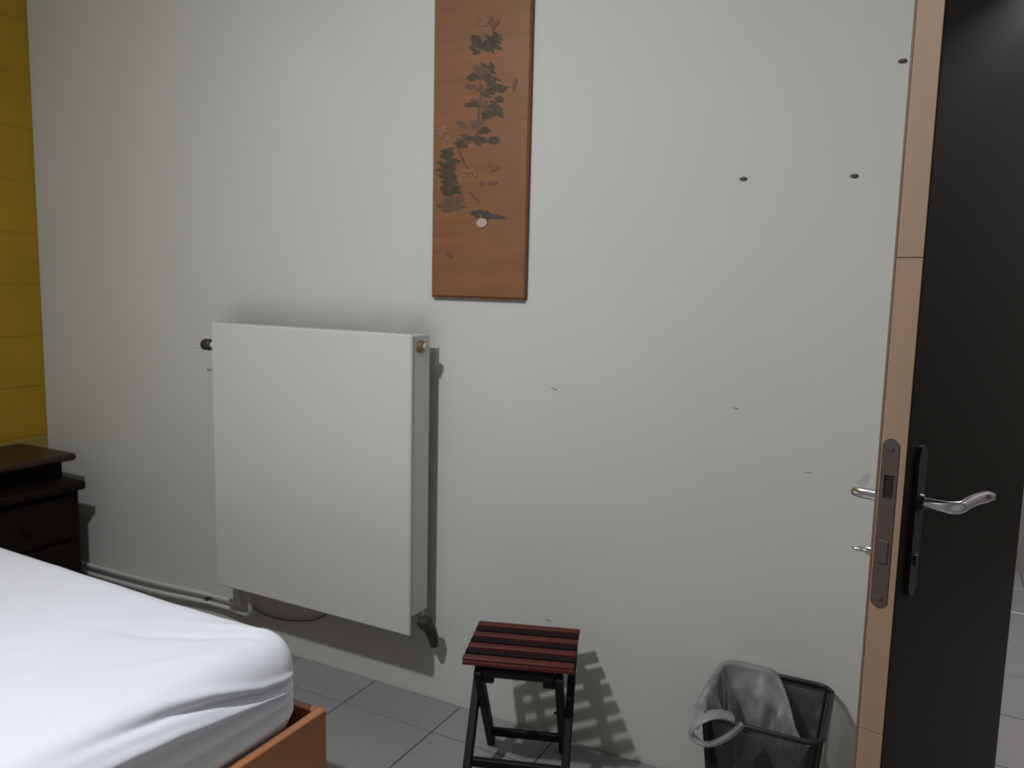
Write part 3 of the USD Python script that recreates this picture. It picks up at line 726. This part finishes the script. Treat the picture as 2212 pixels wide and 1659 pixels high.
# the bag: its mouth is folded over the rim at the left and back and slumps into the bin on the right
na, nr = 144, 40
mouth = spline([(-.121, -.129, .3510), (-.132, -.09, .3575), (-.132, .0, .3590), (-.132, .09, .3580), (-.121, .129, .3580), (-.09, .140, .3585), (-.04, .140, .3590), (-.008, .138, .3560), (.020, .118, .332), (.052, .050, .292), (.088, -.030, .283), (.108, -.108, .322), (.085, -.126, .318), (.0, -.128, .316), (-.07, -.128, .330), (-.121, -.129, .3510)], na + 1)[:-1]
pleat = np.array([.5 + .5 * math.sin(i * 2 * math.pi / na * 9 + 1.3 * math.sin(i * .09)) for i in range(na)])
bag_v = []
cen = np.array([-.020, -.005])
inward = -(mouth[:, :2] - cen) / np.linalg.norm(mouth[:, :2] - cen, axis=1, keepdims=True)
for off, dz in ((0, 0), (.005, .0005), (.0095, -.003), (.0120, -.009)):          # over the rim and down its inner side
    bag_v.append(np.column_stack([mouth[:, :2] + inward * off, mouth[:, 2] + dz]))
start = bag_v.pop()
for i in range(nr):
    t = i / (nr - 1)
    bot = cen + (mouth[:, :2] - cen) * (0.74 - .25 * t ** 2)
    zz = start[:, 2] * (1 - t) + .050 * t
    xy = start[:, :2] * (1 - t) ** 2 + bot * (1 - (1 - t) ** 2)
    grow = min(1, t * 6)
    crumple = pleat * .020 * grow + (meshkit.fbm(np.column_stack([xy * 16, zz * 10]), 3, 3) - .5) * .040 * grow
    d = xy - cen
    xy = xy - d / np.linalg.norm(d, axis=1, keepdims=True) * np.clip(crumple, 0, None)[:, None]
    lim = np.array([.087 + .031 * zz / BH, .097 + .031 * zz / BH]).T
    if t > .05:
        xy = np.clip(xy, -lim + np.array([0, .020]), lim)
    bag_v.append(np.column_stack([xy, zz]))
bv = np.vstack(bag_v + [np.array([[-.02, 0, .045]])])
bf = []
nr += 3
for i in range(nr - 1):
    for j in range(na):
        k = (j + 1) % na
        bf += [(i * na + j, i * na + k, (i + 1) * na + k), (i * na + j, (i + 1) * na + k, (i + 1) * na + j)]
for j in range(na):
    bf.append(((nr - 1) * na + j, (nr - 1) * na + (j + 1) % na, len(bv) - 1))
bag = thing("bin_bag", "crumpled translucent white plastic bag lining the waste bin", "plastic bag", (bc[0], bc[1], 0), math.radians(2.0))
obj("bag_film", trimesh.Trimesh(bv, bf, process=False), BAG, bag, smooth=True)
# its edge turned down outside the rim at the left and back
sel = [i for i in range(na) if mouth[i, 2] > .345]
cut = next(k for k in range(len(sel)) if sel[k] - sel[k - 1] not in (1, 1 - na))
sel = sel[cut:] + sel[:cut]
row_ = []
for i in sel:
    d = mouth[i, :2] / np.linalg.norm(mouth[i, :2])
    p0 = mouth[i]
    n_ = meshkit.fbm(np.array([[i * .22, 1.3, 2.1]]), 2, 8)[0]
    drop, puff = .012 + .050 * n_, .0035 * (1 + math.sin(i * .9))
    row_.append([p0, np.array([*(p0[:2] + d * .005), p0[2] + .001]), np.array([*(p0[:2] + d * (.0105 + .5 * puff)), p0[2] - drop * .3]), np.array([*(p0[:2] + d * (.0135 + puff)), p0[2] - drop * .65]), np.array([*(p0[:2] + d * (.0155 + 1.5 * puff)), p0[2] - drop])])
row_ = np.array(row_)
cv = row_.reshape(-1, 3)
cf = []
for i in range(len(row_) - 1):
    for j in range(4):
        a = i * 5 + j
        cf += [(a, a + 1, a + 6), (a, a + 6, a + 5)]
obj("bag_cuff", trimesh.Trimesh(cv, cf, process=False), BAG, bag, smooth=True)
# carrier handle looped over the front left corner
hp = spline([(-.060, -.128, .352), (-.085, -.142, .360), (-.112, -.158, .352), (-.135, -.165, .330), (-.140, -.158, .306), (-.120, -.160, .292), (-.085, -.160, .302), (-.055, -.150, .325), (-.035, -.134, .345)], 40)
obj("bag_handle", tube(hp, np.interp(np.linspace(0, 1, 40), [0, .3, .6, 1], [.020, .013, .015, .020]), 10, .40), BAG, bag, smooth=60, label="white plastic handle looped over the rim")
ico = trimesh.creation.icosphere(3, 1.0)
ico.vertices *= (1 + .35 * (meshkit.fbm(ico.vertices * 2.2, 3, 4) - .5))[:, None]
ico.vertices *= np.array([.022, .0055, .062])
gs = obj("green_wrapper", mv(ico, bc[0] + .018, bc[1] - .1165, .226), GREEN, smooth=50, label="dark green crumpled wrapper inside the waste bin", category="wrapper")
